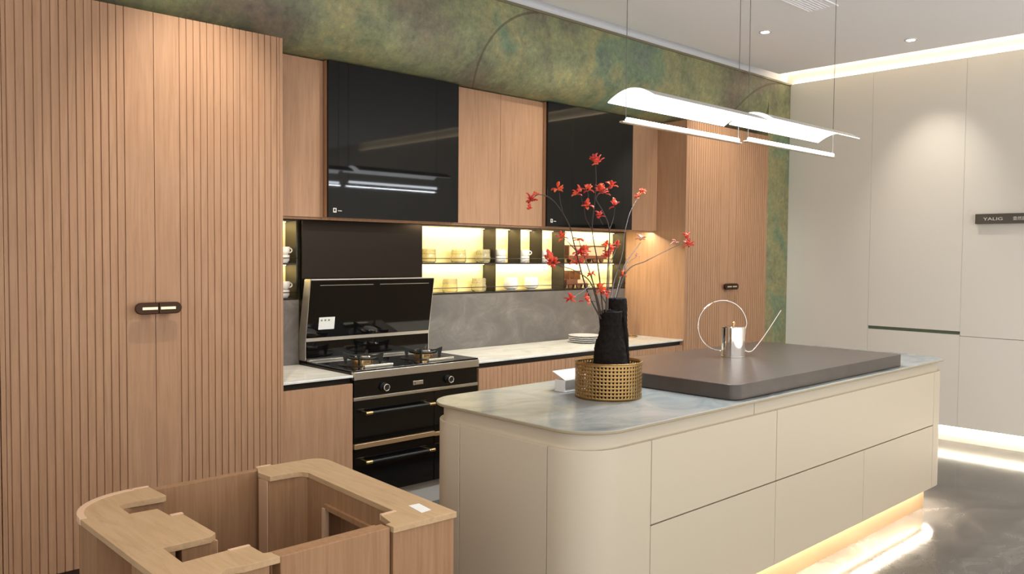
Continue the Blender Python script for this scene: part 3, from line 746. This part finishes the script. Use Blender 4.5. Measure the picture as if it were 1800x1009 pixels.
# amber glass tumblers
def tumbler(x, z, label):
    t_ = thing('glass_tumbler', label, 'tumbler', (x, 4.725, z), 'amber glass tumblers in the left lit bay')
    pr = [(0, 0), (.048, 0), (.056, .012), (.058, .040), (.052, .060), (.052, .100), (.0495, .100), (.0495, .060), (.055, .040), (.050, .012), (0, .010)]
    obj('tumbler_body', lathe(pr, (x, 4.725, z), 24), glass, t_, smooth=True)
    cu_ = bmesh.new()
    for zz in (.066, .086):
        for k in range(12):
            a = 2*PI*k/12+(.26 if zz > .07 else 0)
            box(cu_, -.006, .006, -.0015, .0015, -.006, .006)
            vs = cu_.verts[-8:] if False else list(cu_.verts)[-8:]
            mt = Matrix.Translation((x+.0525*math.cos(a), 4.725+.0525*math.sin(a), z+zz)) @ Matrix.Rotation(a+PI/2, 4, 'Z') @ Matrix.Rotation(PI/4, 4, 'Y')
            bmesh.ops.transform(cu_, matrix=mt, verts=vs)
    obj('cut_pattern', cu_, glass, t_); return t_
t0 = tumbler(3.645, ZA, 'leftmost amber glass tumbler on the upper lit shelf')
dup(t0, (3.925, 4.725, ZA), 'middle amber glass tumbler on the upper lit shelf')
dup(t0, (4.165, 4.725, ZA), 'amber glass tumbler on the upper lit shelf against the dark divider')
dup(t0, (3.845, 4.725, ZC), 'amber glass tumbler on the lower lit shelf right of the hood')
dup(t0, (4.125, 4.725, ZC), 'amber glass tumbler on the lower lit shelf against the dark divider')
# copper vehicle model and framed case in the right bay
bus = thing('model_bus', 'antique copper model bus with pale panels on the upper lit shelf behind blossoms', 'ornament', (5.33, 4.73, ZA))
bx0, bx1 = 5.09, 5.575
obj('bus_body', B((bx0, bx1, 4.70, 4.765, ZA+.028, ZA+.060), (bx0, bx1, 4.70, 4.765, ZA+.136, ZA+.146), (bx0, bx0+.012, 4.70, 4.765, ZA+.06, ZA+.136), (bx1-.012, bx1, 4.70, 4.765, ZA+.06, ZA+.136), ((bx0+bx1)/2-.008, (bx0+bx1)/2+.008, 4.70, 4.765, ZA+.06, ZA+.136)), copper, bus, bevel=.003)
for a, b in ((bx0+.013, (bx0+bx1)/2-.009), ((bx0+bx1)/2+.009, bx1-.013)): obj('side_window', B(a, b, 4.712, 4.755, ZA+.061, ZA+.135), tan, bus)
for x in (bx0+.07, bx0+.16, bx1-.16, bx1-.07):
    obj('wheel', cyly(cyly(None, x, 4.694, 4.71, ZA+.0222, .022, 20), x, 4.755, 4.77, ZA+.0222, .022, 20), copper, bus, smooth=True)
car = thing('model_truck', 'antique copper model truck with boxy cab on the lower lit shelf behind blossoms', 'ornament', (5.2, 4.73, ZC))
obj('truck_bed', B((5.07, 5.345, 4.70, 4.765, ZC+.030, ZC+.040), (5.07, 5.20, 4.70, 4.765, ZC+.04, ZC+.075)), copper, car, bevel=.002)
obj('truck_cab', B((5.10, 5.24, 4.70, 4.76, ZC+.076, ZC+.082), (5.10, 5.108, 4.70, 4.76, ZC+.082, ZC+.140), (5.232, 5.24, 4.70, 4.76, ZC+.082, ZC+.140), (5.10, 5.24, 4.70, 4.76, ZC+.140, ZC+.150), (5.165, 5.172, 4.70, 4.76, ZC+.082, ZC+.14)), copper, car, bevel=.001)
obj('truck_hood', prismy([(5.21, ZC+.041), (5.345, ZC+.041), (5.335, ZC+.060), (5.245, ZC+.085), (5.21, ZC+.075)], 4.705, 4.76), tan, car, bevel=.002)
for x in (5.11, 5.21, 5.31): obj('wheel', cyly(cyly(None, x, 4.694, 4.708, ZC+.0222, .022, 20), x, 4.757, 4.77, ZC+.0222, .022, 20), copper, car, smooth=True)

# ================================================================== PENDANT LAMPS
LY = 2.35
def pendant(x0, x1, xa, xb, dz, label):
    r = thing('pendant_lamp', label, 'pendant lamp', ((x0+x1)/2, LY, 2.14+dz), 'pendant lamps over the island')
    n = 16; ca = []
    for i in range(n+1):
        u = -1+2*i/n; ca.append((LY+.130*u, 2.291+dz-.046*abs(u)**1.9))
    cb = [(y, z-.003) for y, z in ca]; cc = [(y, z+.003) for y, z in ca]
    obj('glowing_diffuser', prismx(ca+cb[::-1], xa, xb), shade, r, smooth=True)
    obj('shade', prismx(cc+[(y, z+.0005) for y, z in ca[::-1]], xa-.001, xb+.001), shadeg, r, smooth=True)
    obj('light_tube', cylx(None, x0+.03, x1-.012, LY, 2.149+dz, .0105), led_c, r, smooth=True)
    obj('tube_rail', B(x0-.01, x1+.01, LY-.011, LY+.011, 2.132+dz, 2.139+dz), steel, r, bevel=.002)
    for x in (x0+.022, x1-.012):
        obj('wire', tube([(x, LY, 2.139+dz), (x, LY, 3.25)], .0017, 6), wirem, r)
        obj('ceiling_cup', lathe([(0, 0), (.012, 0), (.016, .01), (0, .01)], (x, LY, 3.2395), 16), steel, r)
    return r
pendant(2.885, 3.838, 2.938, 3.895, .002, 'left of two glowing linear pendants, arched shade over a light tube')
pendant(3.900, 4.895, 3.945, 4.955, .018, 'right of two glowing linear pendants, nearer the white wall')
for xa, xb in ((2.9, 3.84), (3.9, 4.87)):
    area('pendant_tube_lamp', ((xa+xb)/2, LY, 2.130), xb-xa, .02, (0, 0, 0), 13, (.86, .93, 1))

# ================================================================== DOWNLIGHTS, VENT
def downlight(x, y, label, power=60, aim=None, ang=62, blend=1.0):
    r = thing('downlight', label, 'downlight', (x, y, 3.25), 'round ceiling downlights')
    obj('trim_ring', lathe([(.030, .001), (.046, .001), (.046, -.003), (.034, -.004), (.030, .001)], (x, y, 3.249), 28), porc, r, smooth=True)
    obj('lens', lathe([(0, 0), (.031, 0), (.031, -.001), (0, -.001)], (x, y, 3.2489), 24), bulb, r)
    l = bpy.data.lights.new('downlight_lamp', 'SPOT'); l.energy = power; l.spot_size = math.radians(ang); l.spot_blend = blend; l.shadow_soft_size = .03; l.color = (1, .91, .79)
    o = bpy.data.objects.new('downlight_lamp', l); COL.objects.link(o); o.location = (x, y, 3.235)
    if aim is not None:
        o.rotation_euler = (Vector((aim[0], aim[1], aim[2]))-Vector(o.location)).to_track_quat('-Z', 'Y').to_euler()
    return r
DLS = [(1.66, 3.36, 'downlight in front of the large left tall cabinet', 72, (1.70, 4.04, 2.0), 62),
       (5.757, 3.322, 'downlight above the far tall cabinet, left of the two seen directly', 66, (6.3, 4.04, 2.1), 66),
       (6.761, 2.643, 'downlight near the white wall, right of the two seen directly', 30, (7.5, 2.69, 2.1), 58),
       (3.05, 3.34, 'downlight seen only reflected in the wide black glass cabinet', 52, (3.05, 4.335, 1.5), 80),
       (4.35, 3.34, 'downlight over the aisle, reflected in the second black glass cabinet', 52, (4.35, 4.335, 1.5), 80)]
for a in DLS: downlight(a[0], a[1], a[2], a[3], a[4], a[5])
for x, y, p_w in ((1.2, 1.6, 60), (3.4, .8, 60), (5.6, .9, 60), (0.2, 3.0, 20), (6.7, .8, 60)):  # added fill spots at ceiling height, without fixtures
    l = bpy.data.lights.new('fill_lamp', 'SPOT'); l.energy = p_w; l.spot_size = math.radians(110); l.spot_blend = .8; l.shadow_soft_size = .15; l.color = (1, .90, .76)
    o = bpy.data.objects.new('fill_lamp', l); COL.objects.link(o); o.location = (x, y, 3.235)
vn = thing('ceiling_vent', 'pale slotted air vent set in the white ceiling', 'vent', (4.85, 2.74, 3.25))
obj('vent_frame', B((4.2, 5.5, 2.630, 2.650, 3.243, 3.2505), (4.2, 5.5, 2.830, 2.845, 3.243, 3.2505), (4.2, 4.22, 2.65, 2.83, 3.243, 3.2505), (5.485, 5.5, 2.65, 2.83, 3.243, 3.2505)), ceilm, vn)
sl = bmesh.new()
for i in range(7): box(sl, 4.22, 5.485, 2.66+i*.025, 2.668+i*.025, 3.245, 3.2505)
obj('slats', sl, ceilm, vn)

# ================================================================== SIGN
sg = thing('wall_sign', 'dark grey horizontal sign bar with white lettering on the white wall', 'sign', (7.47, 1.95, 1.87))
obj('sign_bar', B(7.455, 7.4995, 1.50, 2.365, 1.832, 1.912), signm, sg, bevel=.001)
def face_left(y, z): return Matrix(((0, 0, -1, 7.4545), (-1, 0, 0, y), (0, 1, 0, z), (0, 0, 0, 1)))
sc_ = Matrix.Diagonal((1.55, 1, 1, 1))
text('lettering', 'YALIG', .034, face_left(2.305, 1.859) @ sc_, letter, sg)
text('lettering', '壹然居', .032, face_left(2.090, 1.859), letter, sg)

# ================================================================== FOREGROUND WOODEN CARCASS
H = .75
wk = thing('counter_carcass', 'unfinished hollow oak counter carcass with cut-out top in the foreground', 'cabinet', (1.2, 2.45, 0))
# left top board with rounded outer corner and slot
xl = .757
Lp = [(xl, 2.262)] + arc(xl+.225, 2.895-.225, .225, 180, 90, 14)[0:] + [(1.035, 2.895), (1.040, 2.748)] + [(1.026, 2.738), (.935, 2.746)] + arc(.915, 2.716, .03, 90, 180, 6) + [(.884, 2.628), (.965, 2.622), (.968, 2.530), (1.003, 2.532), (1.003, 2.285), (.98, 2.2605)]
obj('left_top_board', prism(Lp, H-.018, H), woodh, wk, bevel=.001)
eb = strip_panel(arc(xl+.225, 2.895-.225, .227, 180, 90, 16)[::-1], .020, H-.0175, H+.002)
obj('edge_band', eb, mat('pale_beech_edge', (.72, .50, .34, 1), .45), wk, smooth=True)
# piers under the left board
obj('corner_post', prism([(xl+.004, 2.535)] + arc(xl+.225, 2.895-.225, .221, 180, 90, 14) + [(1.03, 2.890), (1.035, 2.756), (.935, 2.754), (.888, 2.724), (.888, 2.64), (.86, 2.56), (.86, 2.535)], .02, H-.0185), woodsh, wk, smooth=True)
obj('middle_post', B((.90, 1.0, 2.268, 2.525, .02, H-.0185), (.905, .962, 2.525, 2.618, .02, H-.0185)), woodsh, wk)
obj('post_edge', B(1.0, 1.004, 2.272, 2.53, .02, H-.019), mat('pale_beech_face', (.60, .40, .26, 1), .5), wk)
obj('shelf', B(xl+.014, .90, 2.10, 2.53, .50, .518), woodh, wk)
obj('shelf_back', B(.862, .88, 2.262, 2.535, .02, H-.0185), woodsh, wk)
# near-left board
Np = [(xl, 1.75), (xl, 2.2595), (.846, 2.2595), (.843, 2.122), (.965, 2.128), (1.028, 2.126), (1.028, 2.045), (1.046, 2.035), (1.050, 1.992), (.95, 1.992), (.91, 2.005), (.88, 1.98), (.88, 1.75)]
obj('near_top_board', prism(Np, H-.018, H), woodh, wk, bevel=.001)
obj('near_post', B((.762, .838, 2.00, 2.255, .02, H-.0185), (.838, 1.022, 1.998, 2.118, .02, H-.0185), (.762, .875, 1.76, 2.0, .02, H-.0185)), woodsh, wk)
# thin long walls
obj('rear_wall', B(1.030, 1.44, 2.850, 2.886, .02, H-.004), woodsh, wk, bevel=.001)
obj('front_wall', B(1.052, 1.402, 1.995, 2.040, .02, H-.002), woodsh, wk, bevel=.002)
obj('wall_lip', B(1.046, 1.395, 2.040, 2.066, .02, H-.010), woodsh, wk)
# right board: L shape with rounded outer corner
Rp = [(1.408, 1.985), (1.640, 1.976), (1.686, 2.80)] + [(1.686-.06+.06*math.cos(a), 2.815+.06*math.sin(a)) for a in [i*PI/2/8 for i in range(9)]] + [(1.476, 2.884), (1.43, 2.890), (1.396, 2.812), (1.402, 2.734), (1.495, 2.728), (1.520, 2.716), (1.531, 2.69), (1.500, 2.112), (1.446, 2.108), (1.428, 2.028), (1.408, 2.024)]
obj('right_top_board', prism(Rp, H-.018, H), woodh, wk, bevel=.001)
for i, (a, b) in enumerate(((1.426, 1.482),)): obj('joint_tab', B(a, b, 2.882, 2.892, H-.017, H+.002), bpy.data.materials['pale_beech_edge'], wk)
obj('joint_tab', B(1.446, 1.502, 2.100, 2.112, H-.017, H+.002), bpy.data.materials['pale_beech_edge'], wk)
obj('joint_tab', B(.978, 1.035, 2.888, 2.899, H-.017, H+.002), bpy.data.materials['pale_beech_edge'], wk)
obj('joint_tab', B(.969, 1.006, 2.520, 2.536, H-.017, H+.0015), bpy.data.materials['pale_beech_edge'], wk)
obj('joint_tab', B(.968, 1.028, 2.118, 2.130, H-.017, H+.0015), bpy.data.materials['pale_beech_edge'], wk)
obj('rear_post', prism([(1.401, 2.742), (1.401, 2.815), (1.438, 2.882), (1.60, 2.872), (1.655, 2.862), (1.681, 2.815), (1.678, 2.70), (1.53, 2.70), (1.515, 2.722), (1.49, 2.737)], .02, H-.0185), woodsh, wk, smooth=True)
obj('post_edge', B(1.396, 1.400, 2.745, 2.81, .02, H-.019), bpy.data.materials['pale_beech_face'], wk)
# right side wall with window opening
def sidewall():
    bm = bmesh.new()
    def X(y): return 1.5+(1.531-1.5)*(y-2.112)/(2.69-2.112)
    for y0, y1, z0, z1 in ((2.03, 2.14, .02, H-.0185), (2.56, 2.70, .02, H-.0185), (2.14, 2.56, .655, H-.0185), (2.14, 2.56, .02, .12)):
        pts = [(X(y0)+.002, y0), (X(y0)+.125, y0), (X(y1)+.125, y1), (X(y1)+.002, y1)]
        prism(pts, z0, z1, bm)
    return bm
obj('side_wall', sidewall(), woodsh, wk)
obj('window_frame', B(1.488, 1.508, 2.14, 2.156, .12, .655), bpy.data.materials['pale_beech_face'], wk); obj('window_frame', B(1.508, 1.528, 2.545, 2.56, .12, .655), bpy.data.materials['pale_beech_face'], wk)
obj('window_lip', prism([(1.492, 2.14), (1.505, 2.14), (1.53, 2.56), (1.514, 2.56)], .650, .668), woodsh, wk)
obj('inner_panel', B(1.585, 1.60, 2.35, 2.56, .10, .64), woodsh, wk)
obj('end_post', prism([(1.412, 1.992), (1.634, 1.984), (1.640, 2.08), (1.50, 2.10), (1.45, 2.10), (1.434, 2.034), (1.412, 2.03)], .02, H-.0185), woodsh, wk)
pl = obj('paper_label', prism([(1.550, 2.037), (1.590, 2.041), (1.602, 2.120), (1.563, 2.124)], H+.0005, H+.0012), paper, wk)
pl['label'] = 'small white paper label'
obj('base', B(.80, 1.62, 2.02, 2.84, 0, .019), woodd, wk)

# ================================================================== WORLD + VIEW
w = bpy.data.worlds.new('world'); sc.world = w; w.use_nodes = True
bg = w.node_tree.nodes['Background']; bg.inputs[0].default_value = (1, .965, .94, 1); bg.inputs[1].default_value = 1.32
sc.view_settings.view_transform = 'Standard'; sc.view_settings.look = 'None'; sc.view_settings.gamma = 1
sc.view_settings.exposure = .52; sc.view_settings.use_curve_mapping = False
sc.cycles.max_bounces = 8; sc.cycles.sample_clamp_indirect = 6
